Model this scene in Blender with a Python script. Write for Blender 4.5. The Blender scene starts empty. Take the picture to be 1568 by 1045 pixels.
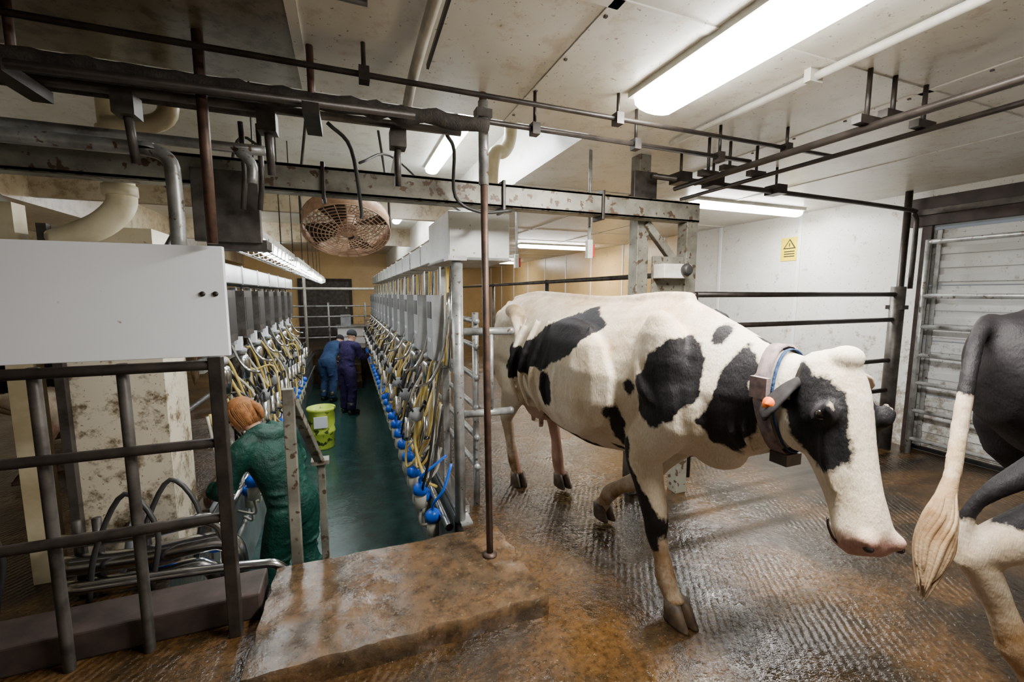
import bpy, bmesh, math, random
import numpy as np
from mathutils import Vector as V, Matrix, noise
random.seed(4)
S=bpy.context.scene
COL=S.collection
rad=math.radians

# ------------------------------------------------------------------ materials
def nodes(name):
    m=bpy.data.materials.new(name); m.use_nodes=True
    nt=m.node_tree; b=nt.nodes['Principled BSDF']
    return m,nt,b
def N(nt,t,**kw):
    n=nt.nodes.new(t)
    for k,v in kw.items():
        if k in n.inputs: n.inputs[k].default_value=v
        else: setattr(n,k,v)
    return n
def c4(c): return (c[0],c[1],c[2],1)
def ramp(nt,stops):
    r=nt.nodes.new('ShaderNodeValToRGB'); e=r.color_ramp.elements
    while len(e)<len(stops): e.new(.5)
    for i,(p,c) in enumerate(stops):
        e[i].position=p; e[i].color=c4(c) if len(c)==3 else c
    return r
def mixc(nt,f,a,b,bt='MIX'):
    m=nt.nodes.new('ShaderNodeMix'); m.data_type='RGBA'; m.blend_type=bt
    for s,x in ((0,f),(6,a),(7,b)):
        if hasattr(x,'is_output'): nt.links.new(x,m.inputs[s])
        elif isinstance(x,(float,int)): m.inputs[s].default_value=x
        else: m.inputs[s].default_value=c4(x)
    return m.outputs[2]
def pos(nt):
    return nt.nodes.new('ShaderNodeTexCoord').outputs['Object']
def noi(nt,vec,scale,detail=6,rough=.6,dist=0):
    n=N(nt,'ShaderNodeTexNoise',Scale=scale,Detail=detail,Roughness=rough,Distortion=dist)
    nt.links.new(vec,n.inputs['Vector']); return n.outputs['Fac']
def bump(nt,b,h,strength=.3,dist=.01):
    n=N(nt,'ShaderNodeBump',Strength=strength,Distance=dist)
    nt.links.new(h,n.inputs['Height']); nt.links.new(n.outputs[0],b.inputs['Normal'])
def mat(name,c1,c2=None,rough=.5,metal=0,scale=6,lo=.4,hi=.65,bs=.15,r2=None,spots=None,sscale=30,slo=.68,spec=None,bscale=6,bd=.004):
    m,nt,b=nodes(name)
    p=pos(nt); f=noi(nt,p,scale)
    c2=c2 or tuple(x*.8 for x in c1)
    r=ramp(nt,[(lo,c1),(hi,c2)]); nt.links.new(f,r.inputs[0]); col=r.outputs[0]
    if spots:
        f2=noi(nt,p,sscale,3,.5)
        r2_=ramp(nt,[(slo,(0,0,0)),(slo+.04,(1,1,1))]); nt.links.new(f2,r2_.inputs[0])
        col=mixc(nt,r2_.outputs[0],col,spots)
    nt.links.new(col,b.inputs['Base Color'])
    b.inputs['Metallic'].default_value=metal
    if spec is not None: b.inputs['Specular IOR Level'].default_value=spec
    if r2 is not None:
        mr=N(nt,'ShaderNodeMapRange'); mr.inputs[1].default_value=.35; mr.inputs[2].default_value=.65
        mr.inputs[3].default_value=rough; mr.inputs[4].default_value=r2
        nt.links.new(noi(nt,p,scale*1.7),mr.inputs[0]); nt.links.new(mr.outputs[0],b.inputs['Roughness'])
    else: b.inputs['Roughness'].default_value=rough
    if bs: bump(nt,b,noi(nt,p,scale*bscale),bs,bd)
    return m
def emis(name,c,s):
    m,nt,b=nodes(name); b.inputs['Base Color'].default_value=c4((.9,.9,.9))
    b.inputs['Emission Color'].default_value=c4(c); b.inputs['Emission Strength'].default_value=s
    return m

def floor_mat():
    m,nt,b=nodes('wet_concrete')
    p=pos(nt)
    f=noi(nt,p,1.5,8,.65,.4)
    r=ramp(nt,[(.3,(.012,.009,.0055)),(.46,(.036,.022,.010)),(.58,(.095,.048,.015)),(.74,(.16,.095,.04))])
    nt.links.new(f,r.inputs[0])
    f2=noi(nt,p,30,4,.7)
    r2=ramp(nt,[(.35,(.35,.33,.3)),(.6,(1,1,1)),(.75,(1.0,1.0,1.0))]); nt.links.new(f2,r2.inputs[0])
    col=mixc(nt,.85,r.outputs[0],r2.outputs[0],'MULTIPLY')
    vz=noi(nt,p,80,2,.5); r5=ramp(nt,[(.66,(0,0,0)),(.72,(.4,.4,.4))]); nt.links.new(vz,r5.inputs[0])
    col=mixc(nt,r5.outputs[0],col,(.19,.14,.09))
    nt.links.new(col,b.inputs['Base Color'])
    mr=N(nt,'ShaderNodeMapRange'); mr.inputs[1].default_value=.38; mr.inputs[2].default_value=.7
    mr.inputs[3].default_value=.05; mr.inputs[4].default_value=.34
    nt.links.new(noi(nt,p,2.4,7,.7),mr.inputs[0]); nt.links.new(mr.outputs[0],b.inputs['Roughness'])
    b.inputs['Specular IOR Level'].default_value=.7
    # tamped grooves : run across the standing area
    mp=N(nt,'ShaderNodeMapping'); mp.inputs['Rotation'].default_value=(0,0,rad(35))
    nt.links.new(p,mp.inputs[0])
    w=N(nt,'ShaderNodeTexWave',Scale=9,Distortion=2.4,Detail=3.0); w.inputs['Detail Scale'].default_value=1.5
    nt.links.new(mp.outputs[0],w.inputs[0])
    gm=ramp(nt,[(.42,(0,0,0)),(.58,(1,1,1))]); nt.links.new(noi(nt,p,1.1,3,.5),gm.inputs[0])
    g=N(nt,'ShaderNodeMath',operation='MULTIPLY'); nt.links.new(w.outputs[1],g.inputs[0]); nt.links.new(gm.outputs[0],g.inputs[1])
    ad=N(nt,'ShaderNodeMath',operation='MULTIPLY_ADD'); ad.inputs[1].default_value=.38
    nt.links.new(g.outputs[0],ad.inputs[0]); nt.links.new(noi(nt,p,24,5,.66),ad.inputs[2])
    pm=ramp(nt,[(.36,(.15,.15,.15)),(.54,(1,1,1))]); nt.links.new(noi(nt,p,2.4,7,.7),pm.inputs[0])
    g2=N(nt,'ShaderNodeMath',operation='MULTIPLY'); nt.links.new(ad.outputs[0],g2.inputs[0]); nt.links.new(pm.outputs[0],g2.inputs[1])
    bump(nt,b,g2.outputs[0],.62,.012)
    return m
def slab_mat():
    m,nt,b=nodes('stained_wet_slab'); p=pos(nt)
    r=ramp(nt,[(.32,(.035,.026,.018)),(.45,(.08,.052,.028)),(.58,(.13,.072,.032)),(.72,(.125,.11,.088))]); nt.links.new(noi(nt,p,2.4,8,.7,.5),r.inputs[0])
    r2=ramp(nt,[(.38,(.25,.23,.21)),(.56,(1,1,1))]); nt.links.new(noi(nt,p,12,7,.75),r2.inputs[0])
    col=mixc(nt,.8,r.outputs[0],r2.outputs[0],'MULTIPLY')
    f=noi(nt,p,45,2,.5); r5=ramp(nt,[(.66,(0,0,0)),(.70,(.5,.5,.5))]); nt.links.new(f,r5.inputs[0])
    col=mixc(nt,r5.outputs[0],col,(.18,.14,.09))
    nt.links.new(col,b.inputs['Base Color'])
    mr=N(nt,'ShaderNodeMapRange'); mr.inputs[1].default_value=.44; mr.inputs[2].default_value=.64
    mr.inputs[3].default_value=.04; mr.inputs[4].default_value=.3
    nt.links.new(noi(nt,p,3.4,6,.7),mr.inputs[0]); nt.links.new(mr.outputs[0],b.inputs['Roughness'])
    b.inputs['Specular IOR Level'].default_value=.75
    bump(nt,b,noi(nt,p,18,6,.65),.5,.008)
    return m
M={}
M['floor']=floor_mat()
M['slab']=slab_mat()
M['pit']=mat('pit_green_floor',(.014,.050,.043),(.03,.078,.068),rough=.05,r2=.2,scale=5,bs=.7)
M['pitwall']=mat('pit_wall_paint',(.12,.15,.15),(.06,.06,.05),rough=.4)
def wall_mat(name,c,dirt,zlo=.2,zhi=1.3,amt=.75,tint=(.84,.81,.74),th=.58):
    m,nt,b=nodes(name); p=pos(nt)
    sp=N(nt,'ShaderNodeSeparateXYZ'); nt.links.new(p,sp.inputs[0])
    mr=N(nt,'ShaderNodeMapRange'); mr.inputs[1].default_value=zlo; mr.inputs[2].default_value=zhi
    mr.inputs[3].default_value=.16; mr.inputs[4].default_value=0
    nt.links.new(sp.outputs[2],mr.inputs[0])
    a=N(nt,'ShaderNodeMath',operation='ADD'); nt.links.new(noi(nt,p,9,8,.75),a.inputs[0]); nt.links.new(mr.outputs[0],a.inputs[1])
    r=ramp(nt,[(th,(0,0,0)),(th+.12,(amt,)*3)]); nt.links.new(a.outputs[0],r.inputs[0])
    col=mixc(nt,r.outputs[0],c,dirt)
    f4=noi(nt,p,55,2,.5); r4=ramp(nt,[(.68,(1,1,1)),(.72,(.3,.22,.15))]); nt.links.new(f4,r4.inputs[0])
    col=mixc(nt,.85,col,r4.outputs[0],'MULTIPLY')
    f=noi(nt,p,1.1,4); r3=ramp(nt,[(.35,(1,1,1)),(.7,tint)]); nt.links.new(f,r3.inputs[0])
    col=mixc(nt,1.0,col,r3.outputs[0],'MULTIPLY')
    nt.links.new(col,b.inputs['Base Color']); b.inputs['Roughness'].default_value=.33
    bump(nt,b,noi(nt,p,14),.06,.004)
    return m
M['wall']=wall_mat('white_wall_panel',(.86,.86,.82),(.22,.15,.08))
M['wallwarm']=wall_mat('warm_wall_panel',(.80,.56,.25),(.25,.17,.08),-.5,1.2)
M['pillar']=wall_mat('splattered_pillar',(.66,.60,.47),(.12,.08,.035),-.6,1.9,.92,th=.57)
M['ceil']=wall_mat('ceiling_panel',(.76,.76,.71),(.46,.36,.24),4,5,.45,tint=(.76,.71,.61),th=.68)
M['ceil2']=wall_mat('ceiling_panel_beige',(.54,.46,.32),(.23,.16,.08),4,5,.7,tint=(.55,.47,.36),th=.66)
M['ceilvig']=wall_mat('ceiling_panel_vignette',(.27,.24,.17),(.10,.075,.04),4,5,.8,tint=(.4,.34,.25),th=.64)  # dark corner vignette painted into the panel colour, plus the usual dirt noise
M['door']=wall_mat('door_panel_white',(.74,.77,.78),(.2,.15,.1),0,1.4)
M['galv']=mat('galvanised_steel',(.40,.41,.40),(.20,.20,.19),rough=.38,metal=.45,scale=9,spots=(.12,.08,.05),slo=.64)
M['galvd']=mat('grimy_steel',(.10,.09,.08),(.04,.033,.028),rough=.45,metal=.4,scale=9)
M['rust']=mat('rusty_pipe',(.11,.06,.04),(.045,.028,.02),rough=.5,metal=.3,scale=14)
M['iron']=mat('dark_iron',(.045,.036,.03),(.022,.018,.015),rough=.42,metal=.4,scale=12)
M['crust']=mat('crusted_pipe',(.018,.015,.012),(.05,.04,.03),rough=.85,scale=20,bs=1)
M['beam']=mat('beam_steel',(.24,.235,.19),(.10,.09,.07),rough=.5,metal=.3,scale=5,spots=(.08,.05,.03),sscale=25,slo=.58)
M['inox']=mat('stainless',(.62,.63,.64),(.5,.5,.5),rough=.2,metal=1,scale=8,bs=.05)
M['white']=mat('white_sheet',(.90,.92,.95),(.86,.88,.91),rough=.35,scale=2,spots=(.3,.25,.18),sscale=14,slo=.75,bs=.03)
M['trough']=mat('grey_white_sheet',(.62,.64,.63),(.48,.49,.46),rough=.35,metal=.15,scale=3,spots=(.2,.16,.1),sscale=18,slo=.68)
M['grey']=mat('grey_plastic',(.36,.38,.40),(.26,.27,.28),rough=.4)
M['black']=mat('black_rubber',(.02,.02,.02),(.035,.033,.03),rough=.5)
M['blue']=mat('blue_plastic',(.005,.13,.80),(.008,.09,.6),rough=.3,bs=0)
M['hose']=mat('yellow_hose',(.66,.48,.10),(.44,.33,.13),rough=.35,bs=0,scale=3)
M['hosew']=mat('clear_hose',(.60,.58,.48),(.42,.40,.32),rough=.25,bs=0,scale=3)
M['pvc']=mat('yellowed_pvc',(.66,.58,.38),(.45,.37,.22),rough=.4,scale=4)
M['fan']=mat('fan_rust_cream',(.45,.28,.17),(.26,.15,.09),rough=.55,scale=12)
M['conduit']=mat('white_conduit',(.66,.65,.58),(.46,.43,.35),rough=.45,scale=7)
M['tube']=emis('fluorescent_diffuser',(1,.975,.93),44)
M['tubeb']=emis('fluorescent_tube',(.93,.97,1),38)
M['yellow']=mat('warning_yellow',(.95,.74,.005),(.9,.68,.005),rough=.4,bs=0)
M['red']=mat('red_plastic',(.5,.03,.02),rough=.4,bs=0)
M['lime']=mat('lime_drum',(.58,.72,.08),(.45,.6,.06),rough=.45,spots=(.05,.08,.02),sscale=9,slo=.58)
M['wood']=mat('dark_timber',(.055,.036,.030),(.025,.017,.013),rough=.6,scale=8)
M['skin']=mat('skin',(.58,.34,.24),(.5,.28,.2),rough=.5,bs=0)
M['green']=mat('green_coverall',(.0025,.052,.034),(.002,.028,.019),rough=.55,scale=5,bs=1,spec=.35,bscale=2.2,bd=.03)
M['navy']=mat('navy_coverall',(.028,.02,.075),(.015,.01,.045),rough=.8,scale=7,bs=1,spec=.2,bscale=2,bd=.02)
M['bluec']=mat('blue_workwear',(.035,.07,.16),(.02,.045,.11),rough=.8,scale=7,bs=1,spec=.2,bscale=2,bd=.02)
M['hairg']=mat('ginger_hair',(.40,.16,.045),(.22,.085,.02),rough=.6,scale=40,bs=.8)
M['haird']=mat('dark_knit_cap',(.02,.02,.025),rough=.8,scale=40,bs=.8)
M['boot']=mat('rubber_boot',(.02,.03,.02),rough=.3)
M['hoof']=mat('hoof_horn',(.12,.08,.045),(.045,.03,.018),rough=.55,scale=20)
M['eye']=mat('eye_dark',(.01,.007,.005),rough=.08,bs=0)
M['earb']=mat('ear_black_hair',(.014,.012,.012),(.022,.02,.02),rough=.8,scale=30,spec=.15)
M['earw']=mat('ear_cream_hair',(.70,.60,.45),(.5,.38,.25),rough=.8,scale=30,spec=.15)
M['collar']=mat('collar_webbing',(.30,.22,.21),(.13,.11,.12),rough=.8,scale=30)
M['orange']=mat('orange_tag',(.9,.16,.01),rough=.4,bs=0)
M['tuft']=mat('tail_hair',(.50,.36,.22),(.24,.14,.065),rough=.85,scale=7,bs=.8,spec=.15,bscale=14)
def coat_mat():
    m,nt,b=nodes('holstein_coat'); p=pos(nt)
    at=N(nt,'ShaderNodeAttribute',attribute_name='coat')
    ns=noi(nt,p,16,5,.65)
    ma=N(nt,'ShaderNodeMath',operation='MULTIPLY_ADD'); ma.inputs[1].default_value=.065; ma.inputs[2].default_value=-.0325
    nt.links.new(ns,ma.inputs[0])
    a=N(nt,'ShaderNodeMath',operation='ADD'); nt.links.new(at.outputs['Fac'],a.inputs[0]); nt.links.new(ma.outputs[0],a.inputs[1])
    mr=N(nt,'ShaderNodeMapRange'); mr.inputs[1].default_value=-.006; mr.inputs[2].default_value=.006
    nt.links.new(a.outputs[0],mr.inputs[0])
    r=ramp(nt,[(.36,(.86,.79,.67)),(.55,(.76,.65,.48)),(.68,(.60,.45,.27))]); nt.links.new(noi(nt,p,2.6,7,.7),r.inputs[0])
    ad=N(nt,'ShaderNodeAttribute',attribute_name='dirt')
    mm=N(nt,'ShaderNodeMath',operation='MULTIPLY'); nt.links.new(ad.outputs['Fac'],mm.inputs[0])
    rr=ramp(nt,[(.35,(.45,)*3),(.6,(1,1,1))]); nt.links.new(noi(nt,p,11,6,.7),rr.inputs[0]); nt.links.new(rr.outputs[0],mm.inputs[1])
    wh=mixc(nt,mm.outputs[0],r.outputs[0],(.29,.15,.05))
    ap=N(nt,'ShaderNodeAttribute',attribute_name='pink')
    wh=mixc(nt,ap.outputs['Fac'],wh,(.50,.25,.20))
    mp=N(nt,'ShaderNodeMapping'); mp.inputs['Scale'].default_value=(70,70,16); nt.links.new(p,mp.inputs[0])
    hf=noi(nt,mp.outputs[0],2.5,4,.6)
    hr=ramp(nt,[(.35,(.80,.78,.74)),(.6,(1,1,1))]); nt.links.new(hf,hr.inputs[0])
    wh=mixc(nt,.8,wh,hr.outputs[0],'MULTIPLY')
    blk=ramp(nt,[(.4,(.006,.005,.006)),(.7,(.015,.013,.014))]); nt.links.new(noi(nt,p,7),blk.inputs[0])
    col=mixc(nt,mr.outputs[0],wh,blk.outputs[0])
    nt.links.new(col,b.inputs['Base Color']); b.inputs['Roughness'].default_value=.6
    b.inputs['Specular IOR Level'].default_value=.26
    mx=N(nt,'ShaderNodeMath',operation='MULTIPLY_ADD'); mx.inputs[1].default_value=5.0
    nt.links.new(noi(nt,p,6,4,.55),mx.inputs[0]); nt.links.new(hf,mx.inputs[2])
    bump(nt,b,mx.outputs[0],.5,.006)
    return m
M['coat']=coat_mat()

# ------------------------------------------------------------------ mesh builder
def catmull(pts,n=6):
    pts=[V(p) for p in pts]
    if len(pts)<3: return pts
    out=[]
    P=[2*pts[0]-pts[1]]+pts+[2*pts[-1]-pts[-2]]
    for i in range(1,len(P)-2):
        for k in range(n):
            t=k/n; a,b,c,d=P[i-1],P[i],P[i+1],P[i+2]
            out.append(.5*((2*b)+(c-a)*t+(2*a-5*b+4*c-d)*t*t+(3*b-a-3*c+d)*t**3))
    out.append(pts[-1]); return out
def interp(vals,n=6):
    out=[]
    for i in range(len(vals)-1):
        for k in range(n):
            t=k/n; out.append(vals[i]*(1-t)+vals[i+1]*t)
    out.append(vals[-1]); return out
class MB:
    def __init__(s): s.v=[];s.f=[];s.m=[];s.sm=[];s.mats=[]
    def mi(s,k):
        if k not in s.mats: s.mats.append(k)
        return s.mats.index(k)
    def add(s,vs,fs,k,smooth=True):
        o=len(s.v); s.v+= [tuple(x) for x in vs]; i=s.mi(k)
        for f in fs: s.f.append(tuple(o+j for j in f)); s.m.append(i); s.sm.append(smooth)
    def box(s,lo,hi,k,rot=None,c=None):
        lo=V(lo);hi=V(hi); vs=[V((x,y,z)) for z in(lo.z,hi.z) for y in(lo.y,hi.y) for x in(lo.x,hi.x)]
        if rot is not None:
            c=(lo+hi)/2 if c is None else V(c); vs=[c+rot@(v-c) for v in vs]
        s.add(vs,[(0,2,3,1),(4,5,7,6),(0,1,5,4),(2,6,7,3),(0,4,6,2),(1,3,7,5)],k,False)
    def beam(s,a,b,w,h,k):
        a=V(a);b=V(b);d=(b-a).normalized(); up=V((0,0,1)) if abs(d.z)<.9 else V((0,1,0))
        r=d.cross(up).normalized(); u=r.cross(d)
        vs=[p+r*sx*w/2+u*sy*h/2 for p in(a,b) for sx,sy in((-1,-1),(1,-1),(1,1),(-1,1))]
        s.add(vs,[(3,2,1,0),(4,5,6,7),(0,1,5,4),(1,2,6,5),(2,3,7,6),(3,0,4,7)],k,False)
    def rings(s,R,k,smooth=True,cap=True):
        n=len(R[0]); vs=[p for r in R for p in r]; fs=[]
        for i in range(len(R)-1):
            for j in range(n):
                fs.append((i*n+j,i*n+(j+1)%n,(i+1)*n+(j+1)%n,(i+1)*n+j))
        if cap:
            vs.append(sum((V(p) for p in R[0]),V())/n); vs.append(sum((V(p) for p in R[-1]),V())/n)
            a=len(vs)-2;b=a+1;e=(len(R)-1)*n
            for j in range(n):
                fs.append((a,(j+1)%n,j)); fs.append((b,e+j,e+(j+1)%n))
        s.add(vs,fs,k,smooth)
    def tube(s,pts,r,k,seg=10,sm=0,rb=None,ref=None,cap=True):
        if not isinstance(r,(list,tuple)): r=[r]*len(pts)
        r=list(r); rb=list(rb) if rb else list(r)
        if sm and len(pts)>2: pts=catmull(pts,sm); r=interp(r,sm); rb=interp(rb,sm)
        pts=[V(p) for p in pts]; R=[]; prev=None
        for i,p in enumerate(pts):
            t=(pts[min(i+1,len(pts)-1)]-pts[max(i-1,0)]).normalized()
            if ref is not None: a=V(ref)
            elif prev is not None: a=prev
            else: a=V((0,0,1)) if abs(t.z)<.9 else V((1,0,0))
            a=(a-t*a.dot(t)).normalized(); prev=a; b=t.cross(a)
            R.append([p+a*r[i]*math.cos(q)+b*rb[i]*math.sin(q) for q in [2*math.pi*j/seg for j in range(seg)]])
        s.rings(R,k,True,cap)
    def ell(s,c,r,k,seg=14,rot=None):
        c=V(c); r=(r,r,r) if not isinstance(r,(list,tuple)) else r; R=[]
        for i in range(seg//2+1):
            a=math.pi*(i/(seg//2)); a=min(max(a,.02),math.pi-.02)
            ring=[]
            for j in range(seg):
                q=2*math.pi*j/seg
                v=V((r[0]*math.sin(a)*math.cos(q),r[1]*math.sin(a)*math.sin(q),-r[2]*math.cos(a)))
                ring.append(c+(rot@v if rot else v))
            R.append(ring)
        s.rings(R,k)
    def lathe(s,c,prof,k,seg=20,axis=(0,0,1)):
        c=V(c); ax=V(axis).normalized(); a=V((1,0,0)) if abs(ax.x)<.9 else V((0,1,0)); a=(a-ax*a.dot(ax)).normalized(); b=ax.cross(a)
        s.rings([[c+ax*z+(a*math.cos(q)+b*math.sin(q))*r for q in [2*math.pi*j/seg for j in range(seg)]] for r,z in prof],k)
    def ring(s,c,R,r,k,axis=(0,0,1),seg=28,ts=6):
        c=V(c); ax=V(axis).normalized(); a=V((1,0,0)) if abs(ax.x)<.9 else V((0,1,0)); a=(a-ax*a.dot(ax)).normalized(); b=ax.cross(a)
        vs=[];fs=[]
        for i in range(seg):
            q=2*math.pi*i/seg; d=a*math.cos(q)+b*math.sin(q)
            for j in range(ts):
                w=2*math.pi*j/ts; vs.append(c+d*(R+r*math.cos(w))+ax*r*math.sin(w))
        for i in range(seg):
            for j in range(ts):
                fs.append((i*ts+j,((i+1)%seg)*ts+j,((i+1)%seg)*ts+(j+1)%ts,i*ts+(j+1)%ts))
        s.add(vs,fs,k)
    def mesh(s,name):
        me=bpy.data.meshes.new(name); me.from_pydata([tuple(v) for v in s.v],[],s.f)
        for k in s.mats: me.materials.append(M[k])
        me.polygons.foreach_set('material_index',s.m); me.polygons.foreach_set('use_smooth',s.sm)
        me.update()
        bm=bmesh.new(); bm.from_mesh(me); bmesh.ops.recalc_face_normals(bm,faces=bm.faces); bm.to_mesh(me); bm.free()
        return me
    def obj(s,name,parent=None,bevel=0):
        o=bpy.data.objects.new(name,s.mesh(name)); COL.objects.link(o)
        if parent: o.parent=parent
        if bevel:
            b=o.modifiers.new('bevel','BEVEL'); b.width=bevel; b.segments=2; b.limit_method='ANGLE'; b.angle_limit=rad(50)
        return o
def empty(name,loc=(0,0,0)):
    e=bpy.data.objects.new(name,None); e.location=loc; COL.objects.link(e); e.empty_display_size=.1; return e
def remeshed(mb,name,vox,it,matk):
    me=mb.mesh(name+'_src'); o=bpy.data.objects.new(name+'_src',me); COL.objects.link(o)
    r=o.modifiers.new('r','REMESH'); r.mode='VOXEL'; r.voxel_size=vox; r.use_smooth_shade=True
    sm=o.modifiers.new('s','SMOOTH'); sm.factor=.5; sm.iterations=it
    dg=bpy.context.evaluated_depsgraph_get(); ev=o.evaluated_get(dg)
    m2=bpy.data.meshes.new_from_object(ev); m2.name=name
    bpy.data.objects.remove(o)
    m2.materials.clear(); m2.materials.append(M[matk])
    m2.polygons.foreach_set('use_smooth',[True]*len(m2.polygons)); m2.polygons.foreach_set('material_index',[0]*len(m2.polygons))
    return m2
def meshobj(me,name,parent):
    o=bpy.data.objects.new(name,me); COL.objects.link(o); o.parent=parent; return o

# ------------------------------------------------------------------ room shell
XR=5.28; ZC=2.54; YB=-2.6; YE=17.0; XL=-4.6
PL,PR,PN,PF=-.95,.66,2.42,13.0; PZ=-.95
mb=MB()
mb.box((PR,YB,-1.2),(XR,YE,0),'floor'); mb.box((XL,YB,-1.2),(PR,PN,0),'floor')
mb.box((XL,PN,-1.2),(PL,YE,0),'floor'); mb.box((PL,PF,-1.2),(PR,YE,0),'floor')
mb.obj('floor')
mb=MB(); mb.box((PL,PN,-1.2),(PR,PF,PZ),'pit')
mb.obj('floor_pit')
mb=MB()
for i in range(4):
    mb.box((PL+.25,PF-.28*(4-i),PZ),(PR-.35,PF-.28*(3-i),PZ+.19*(i+1)),'slab')
mb.obj('pit_far_steps',bevel=.01)
mb=MB(); mb.box((XR,YB,-.1),(XR+.15,-.4,2.6),'wall'); mb.box((XR,2.5,-.1),(XR+.15,5.6,2.6),'wall'); mb.box((XR,5.6,-.1),(XR+.15,YE,2.6),'wallwarm'); mb.box((XR,-.4,2.2),(XR+.15,2.5,2.6),'wall')
for y in np.arange(3.75,16,1.22): mb.box((XR-.012,y-.02,0),(XR,y+.02,ZC),'white')
mb.obj('wall_right')
mb=MB(); mb.box((XL-.15,YB,-.1),(XL,YE,3.2),'ceil2'); mb.obj('wall_left')
mb=MB(); mb.box((XL,YE,-.1),(XR,YE+.15,3.2),'wallwarm'); mb.obj('wall_back')
mb=MB(); mb.box((XL,YB-.15,-.1),(XR,YB,3.2),'wall'); mb.obj('wall_front')
OX0,OX1,OY0=-3.2,1.45,2.42; ZH=3.05
mb=MB()
mb.box((-.14,YB,ZC),(XR,OY0,ZC+.08),'ceil'); mb.box((XL,YB,ZC),(-.14,OY0,ZC+.08),'ceilvig'); mb.box((OX1,OY0,ZC),(XR,YE,ZC+.08),'ceil'); mb.box((XL,OY0,ZC),(OX0,YE,ZC+.08),'ceil2')
mb.box((OX0,OY0-.04,ZH),(OX1,YE,ZH+.06),'ceil')
mb.box((OX0-.06,OY0,ZC+.08),(OX0,YE,ZH+.06),'ceil2'); mb.box((OX1,OY0,ZC+.08),(OX1+.06,YE,ZH+.06),'ceil')
mb.box((OX0,OY0-.06,ZC+.08),(OX1,OY0,ZH+.06),'ceil2')
for y in (-1.1,.12,1.34): mb.box((XL,y-.025,ZC-.006),(XR,y+.025,ZC),'ceil')
for y in np.arange(3.7,16,1.22): mb.box((OX1,y-.025,ZC-.006),(XR,y+.025,ZC),'ceil')
for x in (-3.4,-2.18,-.14,.9,2.7,3.9): mb.box((x-.02,YB,ZC-.006),(x+.02,OY0,ZC),'ceil')
for x in (2.7,3.9): mb.box((x-.02,OY0,ZC-.006),(x+.02,YE,ZC),'ceil')
for x in (.9,2.7):
    for y in np.arange(-1,2.4,.3): mb.box((x-.006,y,ZC-.012),(x+.006,y+.012,ZC-.005),'galvd')
mb.obj('ceiling')
mb=MB(); mb.box((OX0,6.4,2.62),(OX1,6.5,ZH),'ceil2'); mb.box((OX0,10.4,2.66),(OX1,10.5,ZH),'ceil2'); mb.obj('trim_1')
mb=MB()
for i in range(4):
    z0=.03+i*.535
    mb.box((XR+.03,-.38,z0),(XR+.07,2.46,z0+.525),'door')
    for k in range(4):
        mb.box((XR+.015,-.38,z0+.03+k*.13),(XR+.03,2.46,z0+.10+k*.13),'door')
for y in (.1,.9,1.7,2.4): mb.box((XR-.0,y-.02,.03),(XR+.03,y+.02,2.16),'galv')
mb.box((XR+.0,-.38,0.0),(XR+.08,2.46,.04),'black')
mb.obj('door_1',bevel=.004)
mb=MB(); mb.box((XR-.05,-.5,2.2),(XR,2.62,2.47),'wood'); mb.box((XR-.04,2.44,0),(XR,2.52,2.2),'wood'); mb.box((XR-.07,-.5,2.3),(XR-.05,2.6,2.36),'galvd')
mb.obj('trim_2',bevel=.005)
mb=MB()
nx=40; ny=22
def slabpt(u,v,z):
    x=-.40+u*(1.22)-(1-v)*.03*(1-u)+(1-v)*.03*u; y=1.73+v*.69
    x+= .014*noise.noise(V((u*6,v*9,1)))
    if v<.01: y+=.018*noise.noise(V((u*11,0,7)))
    if u>.99: x+=.018*noise.noise(V((v*9,3,7)))
    return V((x,y,z))
top=[[slabpt(i/nx,j/ny,.10+.010*noise.noise(V((i*.22,j*.3,3)))+.003*noise.noise(V((i*.9,j*.9,8)))) for i in range(nx+1)] for j in range(ny+1)]
vs=[p for r in top for p in r]; fs=[(j*(nx+1)+i,j*(nx+1)+i+1,(j+1)*(nx+1)+i+1,(j+1)*(nx+1)+i) for j in range(ny) for i in range(nx)]
mb.add(vs,fs,'slab')
per=[top[0][i] for i in range(nx)]+[top[j][nx] for j in range(ny)]+[top[ny][i] for i in range(nx,0,-1)]+[top[j][0] for j in range(ny,0,-1)]
def outw(p,d,z): return V((p.x+(d if p.x>.2 else -d),p.y-(d if p.y<1.85 else -.001),z))
A=per; B=[outw(p,.004,p.z-.006) for p in per]; C=[outw(p,.008+.006*noise.noise(p*14),.05) for p in per]; D=[outw(p,.006,0) for p in per]
mb.rings([A,B,C,D],'slab',True,False)
mb.obj('concrete_step_slab')
mb=MB(); mb.box((XL,2.2,0),(-.44,2.41,.13),'wood'); mb.obj('timber_kerb',bevel=.01)

# ------------------------------------------------------------------ lights
def fixture(name,c,length,along='y',w=.16,mk='tube',drop=.06):
    mb=MB(); x,y,z=c
    hx,hy=(w/2,length/2) if along=='y' else (length/2,w/2)
    mb.box((x-hx-.01,y-hy-.02,z-.03),(x+hx+.01,y+hy+.02,z),'conduit')
    R=[]; seg=8
    for t in (-1,-.985,.985,1):
        s_=.85 if abs(t)==1 else 1
        ring=[]
        for j in range(seg+1):
            q=math.pi*j/seg; a=math.cos(q)*(w/2)*s_; b=-.03-math.sin(q)**.6*drop*s_
            ring.append(V((x+a,y+t*hy,z+b)) if along=='y' else V((x+t*hx,y+a,z+b)))
        R.append(ring)
    mb.rings(R,mk)
    return mb.obj(name)
fixture('ceiling_light',(1.47,1.0,ZC),1.70,'y',.25,'tube',.07)
fixture('ceiling_light',(4.2,3.6,ZC),1.6,'x',.14,'tube')
fixture('ceiling_light',(4.0,7.9,ZC),1.6,'x',.14,'tube')
fixture('ceiling_light',(4.0,12.2,ZC),1.6,'x',.14,'tube')
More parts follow.
